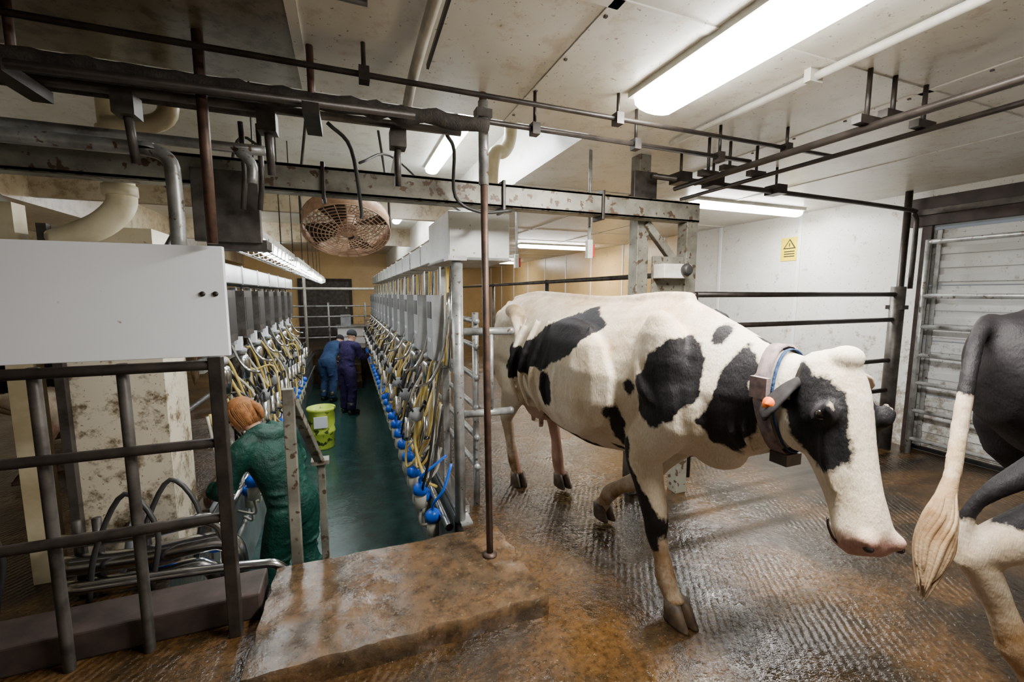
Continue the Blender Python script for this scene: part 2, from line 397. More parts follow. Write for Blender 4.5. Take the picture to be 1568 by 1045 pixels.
for y in (4.3,8.2,12): fixture('ceiling_light',(1.0,y,ZH),1.9,'y',.15,'tubeb')
for y in (9.4,13.6): fixture('ceiling_light',(-1.9,y,ZH),1.6,'y',.12,'tubeb')
mb=MB()
for y0 in (2.75,4.6,6.5,8.4):
    mb.box((-.56,y0,1.86),(-.42,y0+1.6,1.90),'conduit')
    mb.tube([(-.49,y0+.03,1.835),(-.49,y0+1.57,1.835)],.03,'tubeb',10)
    for k in range(9):
        y=y0+.06+k*.185
        mb.tube([(-.58,y,1.86),(-.57,y,1.79),(-.49,y,1.765),(-.41,y,1.79),(-.40,y,1.86)],.004,'galv',5)
    for x,z in ((-.57,1.79),(-.49,1.765),(-.41,1.79)): mb.tube([(x,y0+.06,z),(x,y0+1.54,z)],.004,'galv',5)
    for y in (y0+.3,y0+1.3): mb.tube([(-.49,y,1.9),(-.49,y,ZH)],.005,'iron',5)
mb.obj('caged_strip_light')
def area(name,loc,sx,sy,p,col=(1,.98,.95)):
    l=bpy.data.lights.new(name,'AREA'); l.shape='RECTANGLE'; l.size=sx; l.size_y=sy; l.energy=p; l.color=col
    o=bpy.data.objects.new(name,l); o.location=loc; COL.objects.link(o); return o
area('lamp_glow_entry',(1.47,1.0,ZC-.115),.23,1.6,150,(1,.965,.91))
area('lamp_glow_side',(4.2,3.6,ZC-.11),1.5,.12,70)
area('lamp_glow_stall',(4.0,7.9,ZC-.11),1.5,.12,55,(1,.85,.6))
for y in (4.3,8.2): area('lamp_glow_bay',(1.0,y,ZH-.11),.12,1.7,55,(.93,.97,1))

# ------------------------------------------------------------------ steelwork
YBm=2.55
mb=MB()
mb.box((-3.1,YBm-.05,2.07),(2.44,YBm+.05,2.09),'beam'); mb.box((-3.1,YBm-.05,2.19),(2.44,YBm+.05,2.21),'beam'); mb.box((-3.1,YBm-.05,2.07),(2.44,YBm-.035,2.21),'beam')
for x in (-2.2,-.1,.9,1.6): mb.box((x,YBm-.065,2.04),(x+.02,YBm+.06,2.23),'iron')
mb.box((-.66,YBm-.09,1.80),(-.38,YBm-.055,2.14),'galvd'); mb.box((-.62,YBm-.06,1.77),(-.36,YBm+.08,1.82),'galvd')
mb.obj('steel_cross_beam',bevel=.004)
mb=MB()
mb.box((2.33,YBm-.05,0),(2.43,YBm+.05,2.07),'beam'); mb.box((1.98,YBm+.06,0),(2.08,YBm+.16,ZC),'beam'); mb.box((1.93,YBm+.05,2.2),(2.13,YBm+.08,2.42),'galvd')
mb.beam((2.35,YBm,1.7),(2.05,YBm+.06,2.06),.06,.05,'beam'); mb.box((2.06,YBm-.02,1.55),(2.34,YBm,1.82),'beam')
mb.obj('steel_column',bevel=.005)
mb=MB(); mb.box((2.06,YBm-.14,1.66),(2.26,YBm-.025,1.76),'conduit'); mb.lathe((2.24,YBm-.14,1.72),[(.04,0),(.045,-.03),(.03,-.05)],'black',14,(0,1,0)); mb.obj('security_camera',bevel=.006)
mb=MB(); mb.tube([(.69,2.13,.10),(.68,2.14,1.2),(.67,2.14,ZC)],.019,'rust',12); mb.lathe((.69,2.13,.10),[(.04,0),(.04,.01),(.02,.02)],'rust',12)
mb.tube([(.672,2.14,2.1),(.671,2.14,2.5)],.026,'galv',12)
mb.box((.63,2.11,2.42),(.71,2.17,2.46),'galvd'); mb.obj('rusty_floor_pole')
mb=MB(); mb.box((.60,2.66,1.76),(.72,2.78,1.79),'galv'); mb.tube([(.67,2.72,0),(.67,2.72,1.77)],.036,'galv',16); mb.box((.66,2.65,0),(.74,2.79,.012),'galv'); mb.obj('galvanised_post')
mb=MB()
for z in (1.3,.74): 
    mb.tube([(.71,2.74,z),(1.04,2.72,z)],.026,'galv',12); mb.ell((1.04,2.72,z),.028,'galv',10)
mb.tube([(.9,2.73,.74),(.9,2.73,1.3)],.018,'galv',10)
for z in (.3,.52,.74,.96,1.18,1.36): mb.tube([(.84,2.86,z),(.84,3.6,z),(.84,4.7,z)],.021,'galv',10)
for y in (2.9,3.8,4.65): mb.tube([(.84,y,0),(.84,y,1.42)],.024,'galv',10)
mb.obj('stall_entry_gate')
mb=MB()
for z in (.55,.9,1.2): mb.tube([(.98,5.0,z),(.98,12.6,z)],.02,'galv',8)
for y in np.arange(5.2,12.7,1.5): mb.tube([(.98,y,0),(.98,y,1.8)],.024,'galv',8)
mb.tube([(2.7,3.2,1.72),(2.7,13,1.72)],.025,'galvd',8)
for y in (3.2,5.6,8,10.5,13): mb.tube([(2.7,y,0),(2.7,y,1.75)],.03,'galvd',8)
mb.obj('stall_rail')
mb=MB()
for z in (1.545,1.3,.9,.6,.28): mb.tube([(2.44,YBm,z),(4.96,YBm,z)],.022,'iron',10)
mb.tube([(2.48,YBm,.1),(2.48,YBm,1.56)],.024,'iron',10); mb.tube([(3.7,YBm,.28),(3.7,YBm,.9)],.016,'iron',8)
mb.obj('crossing_gate')
mb=MB(); mb.tube([(5.02,YBm,0),(5.02,YBm,1.62)],.06,'galvd',14); mb.tube([(5.14,YBm+.05,0),(5.14,YBm+.05,ZC)],.03,'iron',10); mb.box((4.97,YBm-.07,1.4),(5.07,YBm+.07,1.44),'iron'); mb.obj('gate_hinge_post')
mb=MB()
for z,r in ((2.03,.022),(1.53,.024),(1.24,.022),(.97,.02),(.70,.02),(.43,.02),(.15,.02)): mb.tube([(5.08,-.3,z),(5.08,2.38,z)],r,'galv',10)
for y in (2.38,1.2,-.3): mb.tube([(5.08,y,.0),(5.08,y,2.05)],.024,'galv',10)
mb.obj('door_guard_gate')
mb=MB()
mb.beam((-.53,2.13,0),(-.53,2.13,1.285),.05,.05,'iron')
for z in (1.25,.91,.57): mb.tube([(-.53,2.13,z),(-2.6,2.13,z)],.022,'iron',10)
for x in (-.86,-1.13,-1.75,-2.3): mb.tube([(x,2.16,0),(x,2.16,1.27)],.021,'galvd' if x!=-1.75 else 'iron',10)
mb.obj('pit_end_railing',bevel=.004)
mb=MB(); mb.box((-2.3,2.10,1.29),(-.47,2.13,1.745),'white')
for x in (-.55,-.505): mb.lathe((x,2.10,1.55),[(.011,0),(.011,-.006),(.004,-.009)],'iron',10,(0,1,0))
mb.obj('white_splash_panel',bevel=.004)
mb=MB()
mb.beam((-.31,2.50,-.95),(-.31,2.50,1.05),.055,.05,'beam'); mb.beam((-.31,2.50,1.03),(-.2,3.0,.42),.05,.04,'beam'); mb.beam((-.2,3.0,-.95),(-.2,3.0,.46),.045,.045,'beam'); mb.box((-.26,2.94,.44),(-.15,3.03,.47),'beam')
mb.obj('pit_stair_handrail',bevel=.004)
mb=MB(); mb.box((-1.42,2.9,0),(-.97,3.25,1.9),'pillar'); mb.box((-1.42,2.86,.0),(-1.38,2.9,1.9),'galvd'); mb.box((-1.62,2.9,0),(-1.52,3.0,2.0),'pvc')
mb.tube([(-1.15,2.86,.25),(-1.15,2.82,.28),(-1.18,2.80,.1),(-1.22,2.80,0)],.018,'grey',8,4); mb.lathe((-1.15,2.9,.25),[(.05,0),(.05,-.02),(.03,-.04)],'galv',14,(0,1,0))
mb.obj('splattered_pillar',bevel=.008)
mb=MB()
mb.tube([(-.37,2.47,-.35),(-.36,2.47,-.02),(-.40,2.47,.09),(-.5,2.47,.12),(-.8,2.47,.15),(-1.3,2.47,.18)],.024,'inox',14,5)
mb.obj('stainless_handrail_pipe')
mb=MB()
for i,(r,z) in enumerate(((.05,.20),(.035,.33),(.04,.08))):
    mb.tube([(-.62-.05*i,2.62,z-.5),(-.62-.05*i,2.62,z-.1),(-.68-.05*i,2.63,z),(-.8-.03*i,2.63,z+.01),(-1.05,2.66,z-.02),(-1.4,2.68,z-.01)],r,'inox',14,5)
for x in (-1.33,-1.25,-1.05): mb.tube([(x,2.72,0),(x,2.72,.40)],.02,'galvd',10)
for x,y0 in ((-1.6,2.6),(-1.0,2.58),(-.85,2.7)):
    mb.tube([(x,y0,.02),(x+.05,y0,.35),(x-.08,y0+.03,.55),(x-.2,y0,.3),(x-.25,y0,.02)],.013,'black',8,5)
for x in (-1.0,-.74): mb.lathe((x,2.74,.1),[(.03,0),(.05,.01),(.05,.06),(.02,.09)],'blue',14)
mb.obj('stainless_milk_line')
mb=MB()
mb.tube([(-1.02,2.72,2.5),(-1.02,2.72,2.1),(-1.02,2.72,1.99),(-1.09,2.72,1.90),(-1.2,2.74,1.84),(-1.3,2.76,1.80)],.06,'pvc',16,5)
for z in (2.3,2.03): mb.lathe((-1.02,2.72,z),[(.06,0),(.07,.0),(.07,.05),(.06,.05)],'pvc',16)
mb.tube([(-.72,2.45,2.5),(-.72,2.45,2.36),(-.8,2.45,2.30),(-.95,2.45,2.28)],.04,'pvc',14,4)
mb.tube([(1.22,3.2,3.0),(1.22,3.2,2.75),(1.15,3.15,2.62),(1.05,3.1,2.55),(1.02,3.1,2.15)],.05,'pvc',14,5)
mb.obj('pvc_duct')
mb=MB(); mb.tube([(-3.2,3.1,1.95),(-3.1,3.1,1.95),(-1.75,3.1,1.95),(-1.65,3.1,1.95)],[.1,.2,.2,.1],'inox',24); 
for x in (-2.9,-1.9): mb.tube([(x,3.1,1.95),(x,3.1,ZH)],.02,'inox',10)
mb.obj('milk_receiver_vessel')

# overhead pipework
mb=MB()
def clampx(x,y,z):
    mb.box((x-.02,y-.025,z-.03),(x+.02,y+.025,z+.025),'iron'); mb.tube([(x,y,z),(x,y,ZC)],.009,'iron',6)
mb.tube([(-4,1.90,2.42),(.6,1.90,2.42),(2.9,1.90,2.42)],.012,'iron',8)
for x in (-1.2,.1,1.3,2.5): clampx(x,1.90,2.42)
mb.tube([(-4,2.02,2.36),(2.35,2.02,2.36)],.013,'iron',8)
for x in (.9,1.5,2.1): clampx(x,2.02,2.36)
pts=[(-4+i*.05,2.0+.012*noise.noise(V((i*.35,0,0))),2.33+.014*noise.noise(V((i*.45,5,0)))) for i in range(94)]
mb.tube(pts,[.034+.02*noise.noise(V((i*.9,9,2))) for i in range(94)],'crust',10)
mb.tube([(-4,2.12,2.27),(.55,2.12,2.33)],.018,'galvd',10)
mb.tube([(-4,2.26,2.36),(-.3,2.26,2.36)],.035,'crust',10)
mb.tube([(-4,1.9,2.26),(-1.4,1.9,2.26),(.3,1.92,2.3)],.016,'iron',10)
mb.tube([(-4,1.55,2.48),(.1,1.55,2.48)],.012,'iron',8)
for x in (-1.9,-1.0,-.1): 
    mb.box((x-.03,1.88,2.24),(x+.03,2.14,2.28),'iron'); mb.tube([(x,2.0,2.26),(x,2.0,ZC)],.014,'rust',8)
for x in (-1.35,-.75,-.28,.25):
    mb.box((x-.035,2.08,2.22),(x+.035,2.16,2.30),'galvd'); mb.tube([(x,2.12,2.24),(x,2.16,2.06)],.016,'galvd',8)
mb.tube([(-4,2.2,2.13),(-1.0,2.2,2.13),(-.75,2.2,2.13),(-.66,2.2,2.10),(-.645,2.2,2.0),(-.645,2.2,1.70)],.028,'galv',14,4)
mb.tube([(-4,2.3,2.20),(-.6,2.3,2.20),(-.45,2.3,2.19),(-.38,2.3,2.14),(-.38,2.3,2.05)],.022,'galv',12,4)
mb.tube([(-.49,2.05,1.75),(-.49,2.05,ZC)],.02,'rust',10)
for x in (-.35,-.42): mb.tube([(x,2.35,2.33),(x,2.38,2.1),(x-.02,2.4,1.95)],.012,'galvd',8)
mb.obj('overhead_pipework')
mb=MB()
for x,z,r,y1 in ((2.38,2.34,.014,2.5),(2.2,2.29,.016,2.5),(2.62,2.33,.014,2.9)):
    mb.tube([(x,y1,z),(x,-2.4,z)],r,'iron',8)
    for y in (-.8,.3,1.3,2.2):
        mb.box((x-.07,y-.02,z+.01),(x+.07,y+.02,z+.045),'iron'); mb.tube([(x,y,z),(x,y,ZC)],.01,'iron',6)
mb.tube([(2.0,2.5,2.36),(4.75,2.5,2.34),(5.05,2.5,2.30),(5.1,2.5,2.15),(5.1,2.5,1.6)],.02,'iron',12,4)
for x in (2.25,2.55,3.2): mb.box((x-.05,2.44,2.33),(x+.05,2.56,2.40),'iron'); mb.tube([(x,2.5,2.36),(x,2.5,ZC)],.01,'iron',6)
mb.obj('gate_track_pipework')
mb=MB(); mb.tube([(1.98,-2.4,ZC-.03),(1.98,2.3,ZC-.03)],.018,'conduit',10)
for y in (-1,.2,1.4): mb.box((1.94,y-.015,ZC-.055),(2.02,y+.015,ZC),'conduit')
mb.obj('ceiling_conduit')
mb=MB(); mb.tube([(.31,1.0,2.515),(.30,1.85,2.47),(.295,2.2,2.385),(.29,2.75,2.225)],.022,'conduit',12,4); mb.beam((.345,1.0,2.52),(.345,1.85,2.47),.01,.02,'iron'); mb.obj('sloping_conduit_pipe')
mb=MB()
mb.tube([(-.05,2.22,2.33),(.05,2.3,2.25),(.09,2.45,2.0),(.09,2.47,1.95)],.01,'black',6,5)
mb.tube([(.5,2.2,2.34),(.56,2.3,2.3),(.6,2.45,2.1),(.75,2.47,2.03),(.95,2.47,2.05)],.01,'black',6,5)
mb.tube([(-.3,2.66,2.22),(-.5,2.8,2.4),(-.6,3.0,2.2),(-.55,3.1,1.95)],.008,'black',6,5)
mb.tube([(.1,2.7,2.3),(.3,3.0,2.45),(.6,3.2,2.3),(.9,3.3,2.15)],.008,'black',6,5)
mb.tube([(-1.2,2.75,2.3),(-.9,2.9,2.15),(-.85,2.9,1.95),(-.95,2.85,1.7)],.012,'black',6,5)
mb.obj('hanging_cables')
for x,y in ((1.62,2.68),(1.55,3.9)):
    mb=MB(); mb.tube([(x,y,ZC),(x,y,1.86)],.012,'galv',8); mb.box((x-.02,y-.02,1.80),(x+.02,y+.02,1.93),'conduit'); mb.box((x+.02,y-.015,1.81),(x+.04,y+.015,1.90),'red'); mb.obj('pull_switch',bevel=.004)
def fan(name,c,ax,R):
    mb=MB(); c=V(c); ax=V(ax).normalized(); a=V((1,0,0)); b=ax.cross(a).normalized()
    mb.rings([[c+ax*z+(a*math.cos(q)+b*math.sin(q))*r for q in [2*math.pi*j/36 for j in range(36)]] for r,z in ((R,-.07),(R,.07),(R*.975,.07),(R*.975,-.07),(R,-.07))],'fan',True,False)
    for s_ in (-1,1):
        for r in np.linspace(.09,R,10): mb.ring(c+ax*(s_*(.07+.04*(1-(r/R)**2))),r,.0045,'fan',ax,32,5)
        for k in range(24):
            q=2*math.pi*k/24; d=a*math.cos(q)+b*math.sin(q)
            mb.tube([c+d*.06+ax*s_*.11,c+d*R*.6+ax*s_*.095,c+d*R+ax*s_*.07],.0045,'fan',5)
    mb.lathe(c,[(.02,-.13),(.08,-.11),(.085,.06),(.05,.09)],'fan',16,ax)
    for k in range(4):
        q=2*math.pi*k/4+.4; d=a*math.cos(q)+b*math.sin(q); e=ax.cross(d)
        vs=[c+d*.07+e*.04+ax*.03,c+d*.07-e*.04-ax*.03,c+d*R*.92-e*.12-ax*.02,c+d*R*.92+e*.12+ax*.04]
        mb.add(vs,[(0,1,2,3)],'iron',True)
    for s_ in (-1,1): mb.tube([c+a*R*s_,c+a*R*s_+V((0,0,.3)),V((c.x+R*s_*.8,c.y,ZH))],.012,'iron',8)
    mb.obj(name)
fan('barrel_fan',(.03,4.3,2.17),(0,-.50,-.86),.38)
mb=MB(); mb.box((XR-.008,3.76,1.97),(XR,3.99,2.26),'yellow')
y=3.875
mb.add([(XR-.010,y-.085,2.12),(XR-.010,y+.085,2.12),(XR-.010,y,2.245)],[(0,1,2)],'black',False)
mb.add([(XR-.012,y-.06,2.132),(XR-.012,y+.06,2.132),(XR-.012,y,2.222)],[(0,1,2)],'yellow',False)
mb.box((XR-.014,y-.006,2.145),(XR-.008,y+.006,2.19),'black')
for z in (2.08,2.05,2.02): mb.box((XR-.010,y-.07,z),(XR-.008,y+.07,z+.012),'black')
mb.obj('warning_sign')

# ------------------------------------------------------------------ parlour equipment
mb=MB()
mb.box((.67,2.95,1.80),(1.12,3.7,2.12),'trough'); mb.box((.71,3.7,1.83),(1.02,12.8,2.02),'trough')
mb.box((.66,2.94,1.785),(1.13,3.71,1.80),'galv')
for y in np.arange(4.4,12.8,.75): mb.box((.70,y-.01,1.82),(1.03,y+.01,2.03),'galv')
mb.obj('feed_trough_housing',bevel=.01)
mb=MB()
mb.box((-1.25,3.3,1.64),(-.9,8.6,1.80),'trough')
for y in np.arange(3.9,8.6,.75): mb.box((-1.26,y-.01,1.63),(-.89,y+.01,1.81),'galv')
mb.obj('vacuum_line_housing',bevel=.01)
mb=MB()
for x,sg in ((PR,1),(PL,-1)):
    y1=12.8
    y0=2.80 if sg>0 else 3.4
    mb.box((min(x,x+sg*.1),y0,0),(max(x,x+sg*.1),y1,.06),'inox')
    mb.tube([(x-sg*.05,y0,-.08),(x-sg*.05,y1,-.08)],.03,'inox',12)
    mb.tube([(x-sg*.05,y0,-.42),(x-sg*.05,y1,-.42)],.02,'galv',10)
    mb.box((min(x,x-sg*.012),y0,PZ),(max(x,x-sg*.012),y1,.0),'pitwall')
mb.obj('kerb_milk_line',bevel=.003)
def unit_mesh(seed,dark=False):
    rnd=random.Random(seed); mb=MB()
    mb.box((-.05,-.03,0),(0,.03,1.55 if dark else 1.70),'galv')
    mb.box((-.06,-.36,.90),(-.03,.36,.94),'galv')
    if dark:
        mb.box((-.02,-.20,1.10),(.10,.14,1.52),'galvd'); mb.box((.10,-.17,1.16),(.104,.11,1.46),'black')
        mb.box((.0,.18,1.05),(.06,.28,1.42),'grey'); mb.box((.02,-.30,.98),(.07,-.22,1.10),'white')
    else:
        mb.box((.0,-.12,.98),(.09,.12,1.48),'grey'); mb.box((.09,-.08,1.30),(.094,.08,1.43),'black')
        for k in range(4): mb.box((.09,-.06+k*.035,1.12),(.096,-.04+k*.035,1.145),'white')
        mb.box((0,-.32,1.12),(.05,-.18,1.38),'conduit')
    mb.tube([(-.02,.2,1.5),(.02,.2,1.1),(.12,.2,.85),(.24,.19,.8)],.012,'inox',8,4)
    mb.lathe((.06,-.24,.70),[(.02,0),(.055,.02),(.06,.18),(.05,.22),(.02,.24)],'inox',14)
    mb.lathe((.06,-.24,.95),[(.04,0),(.045,.03),(.02,.05)],'grey',14)
    for yy,k in ((-.15,'hosew'),(.17,'hose'),(.30,'inox')):
        if dark and k!='inox': continue
        mb.tube([(-.02,yy,1.69),(-.01,yy,1.3),(.01,yy+.02,.95)],.011,k,8)
    for i in range(7):
        y0=rnd.uniform(-.28,.28); y1=y0+rnd.uniform(-.35,.35); top=rnd.uniform(.75,1.0)
        lo=rnd.uniform(-.02,.38); x=rnd.uniform(.08,.24)
        k=('hose','hosew','black','hose','hosew','hose','black')[i]
        mb.tube([(0,y0,top),(.06,y0+.02,top-.06),(x,y0+.08,lo+.35),(x+.05,(y0+y1)/2,lo),(x-.03,y1,lo+.12),(.06,y1-.05,lo+.35),(.02,y1-.02,.62)],.0105,k,8,4)
    cx,cy,cz=.20,rnd.uniform(-.05,.1),.46+rnd.uniform(-.1,.1)
    mb.lathe((cx,cy,cz),[(.01,-.06),(.05,-.04),(.058,.01),(.035,.045),(.01,.055)],'grey',14)
    for a in range(4):
        q=a*math.pi/2+.6; d=V((math.cos(q),math.sin(q),0)); b0=V((cx,cy,cz+.02))
        mb.tube([b0+d*.03,b0+d*.09+V((0,0,.07)),b0+d*.10+V((0,0,-.02))],.010,'black',8,4)
        mb.tube([b0+d*.10+V((0,0,-.02)),b0+d*.105+V((0,0,-.17)),b0+d*.105+V((0,0,-.20))],[.021,.023,.03],'inox',12)
    mb.tube([(cx,cy,cz-.04),(cx+.02,cy,cz-.25),(cx-.04,cy+.1,.02),(.07,cy+.1,-.06)],.012,'hose',8,4)
    for j,yy in enumerate((-.24,-.06,.12,.30)):
        xx=.21 if j%2==0 else .15; zz=-.06 if j%2==0 else -.20
        mb.lathe((xx,yy,zz-.12),[(.03,0),(.045,.01),(.045,.10),(.03,.12)],'hosew',14)
        mb.lathe((xx,yy,zz),[(.03,0),(.058,.005),(.058,.055),(.035,.08),(.012,.085)],'blue',14)
        mb.tube([(xx,yy,zz+.08),(xx,yy+.04,zz+.15),(.08,yy+.07,zz+.26),(.02,yy+.08,.25)],.011,rnd.choice(['blue','black','hosew']),8,4)
        mb.tube([(xx,yy,zz-.12),(xx,yy+.02,zz-.25),(.08,yy+.05,zz-.22)],.011,'hosew',8,4)
    return mb.mesh('milking_unit')
UM=[unit_mesh(s) for s in (1,2,3,4)]; UD=[unit_mesh(s,True) for s in (11,12,13)]
for i,y in enumerate(np.arange(3.35,12.6,.72)):
    o=bpy.data.objects.new('milking_unit',UM[i%4]); o.location=(PR+.03,y,.06); o.rotation_euler=(0,0,math.pi); COL.objects.link(o)
for i,y in enumerate(np.arange(4.1,8.6,.68)):
    o=bpy.data.objects.new('milking_unit',UD[i%3]); o.location=(PL-.03,y,.06); COL.objects.link(o)
mb=MB()
for y in np.arange(3.6,8.7,.68):
    mb.tube([(-1.1,y,0),(-1.1,y,1.4),(-1.15,y,1.5),(-1.25,y,1.53),(-1.5,y,1.55)],.024,'galvd',8,3)
for z in (.6,.95,1.25): mb.tube([(-1.25,3.4,z),(-1.25,9.3,z)],.022,'galv',8)
mb.obj('herringbone_dividers')
mb=MB(); R=.2
mb.rings([[V((-.46+r*math.cos(q),7.45+r*math.sin(q),PZ+z)) for q in [2*math.pi*j/28 for j in range(28)]] for r,z in ((R*.9,0),(R*.93,.02),(R,.25),(R*1.03,.26),(R*1.03,.29),(R,.30),(R*1.04,.62),(R*1.1,.63),(R*1.1,.67),(R*1.0,.67),(R*.95,.3))],'lime')
mb.box((-.56,7.22,PZ+.38),(-.36,7.245,PZ+.56),'white')
mb.obj('lime_plastic_drum')
mb=MB()
for z in (.3,.6,.9,1.2): mb.tube([(-3.0,13.4,z),(.9,13.4,z)],.022,'galv',8)
for x in (-2.6,-1.5,-.5,.5): mb.tube([(x,13.4,0),(x,13.4,1.3)],.028,'galv',8)
mb.tube([(-3.0,13.4,1.7),(.9,13.4,1.7)],.035,'conduit',8); mb.tube([(-1.1,13.4,0),(-1.1,13.4,2.5)],.04,'conduit',8)
mb.obj('far_end_gate')
mb=MB(); mb.box((-1.5,9.6,.8),(-1.15,9.9,1.3),'white'); mb.box((-1.5,9.58,.82),(-1.17,9.6,1.28),'conduit'); mb.box((-1.36,9.65,0),(-1.28,9.75,.8),'galv'); mb.obj('control_cabinet',bevel=.01)
mb=MB(); mb.box((-.3,14.2,0),(.7,15,.5),'white'); mb.box((-.35,14.15,.5),(.75,15.05,.56),'galv'); mb.box((-.2,14.3,.56),(.1,14.6,.9),'grey'); mb.obj('service_bench',bevel=.01)
mb=MB(); mb.box((-1.6,16.9,0),(.2,16.985,2.1),'wood'); mb.box((-1.5,16.88,.05),(.1,16.9,2.0),'galvd'); mb.box((-.05,16.86,1.0),(.02,16.88,1.12),'inox'); mb.obj('sliding_door',bevel=.01)

# ------------------------------------------------------------------ cow
def sdpoly(P,y,z):
    P=np.array(P); d=np.full(y.shape,1e9); ins=np.zeros(y.shape,bool); n=len(P)
    for i in range(n):
        a=P[i]; b=P[(i+1)%n]; ex,ey=b-a; wx=y-a[0]; wy=z-a[1]
        t=np.clip((wx*ex+wy*ey)/(ex*ex+ey*ey),0,1); d=np.minimum(d,np.hypot(wx-ex*t,wy-ey*t))
        c=((a[1]>z)!=(b[1]>z)); 
        with np.errstate(divide='ignore',invalid='ignore'):
            xi=(b[0]-a[0])*(z-a[1])/(b[1]-a[1]+1e-12)+a[0]
        ins^= c&(y<xi)
    return np.where(ins,d,-d)
def sdell(c,r,y,z,rot=0):
    dy=y-c[0]; dz=z-c[1]; co,si=math.cos(rot),math.sin(rot)
    u=(dy*co+dz*si)/r[0]; w=(-dy*si+dz*co)/r[1]
    return (1-np.hypot(u,w))*min(r)
def xc(Y): return float(np.interp(Y,[.7,1.4,1.65,2.0,2.6,3.2,3.6],[1.55,1.55,1.54,1.52,1.46,1.40,1.36]))
HP0=V((1.58,.965,1.305)); E1=V((-.115,-.235,-.53)).normalized(); E3=V((1,-.16,0)); E3=(E3-E1*E3.dot(E1)).normalized(); E2=E3.cross(E1).normalized()
if E2.z<0: E2=-E2
def hp(t,l,d): return HP0+E1*t+E3*l+E2*d
def ring_tb(top,bot,w,lat=V((1,0,0)),seg=28,pinch=.2,ex=.85,low=0):
    top=V(top);bot=V(bot);c=(top+bot)/2; v=(top-bot)/2; r=[]
    for j in range(seg):
        q=2*math.pi*j/seg; cc=math.cos(q); ss=math.sin(q)
        x=w*math.copysign(abs(cc)**ex,cc)*(1-pinch*max(ss,0)-low*max(-ss,0)); z=math.copysign(abs(ss)**.95,ss)
        r.append(c+lat*x+v*z)
    return r
DEF_LEGS=dict(
 nf=[(1.37,1.62,1.15,.12),(1.37,1.55,.98,.13),(1.385,1.72,.77,.11),(1.39,1.68,.60,.075),(1.40,1.63,.43,.060),(1.40,1.625,.36,.052),(1.41,1.59,.26,.040),(1.415,1.56,.16,.049),(1.418,1.525,.10,.043),(1.42,1.49,.055,.052)],
 ff=[(1.69,1.65,1.15,.12),(1.69,1.62,.98,.13),(1.67,1.80,.77,.11),(1.65,1.90,.62,.075),(1.63,2.00,.47,.060),(1.62,2.06,.41,.052),(1.61,2.20,.32,.040),(1.60,2.32,.22,.049),(1.59,2.36,.15,.043),(1.585,2.39,.09,.050)],
 nh=[(1.22,3.22,1.2,.15),(1.21,3.12,1.02,.17),(1.20,3.03,.86,.14),(1.22,3.20,.68,.10),(1.24,3.34,.52,.062),(1.245,3.33,.46,.055),(1.25,3.28,.32,.042),(1.255,3.22,.17,.050),(1.26,3.17,.10,.044),(1.26,3.14,.055,.052)],
 fh=[(1.56,3.22,1.2,.15),(1.57,3.02,1.02,.17),(1.58,2.82,.88,.14),(1.57,2.94,.70,.10),(1.56,3.10,.56,.062),(1.56,3.09,.50,.055),(1.55,3.02,.37,.042),(1.545,2.98,.23,.050),(1.54,2.94,.15,.044),(1.54,2.91,.095,.052)])
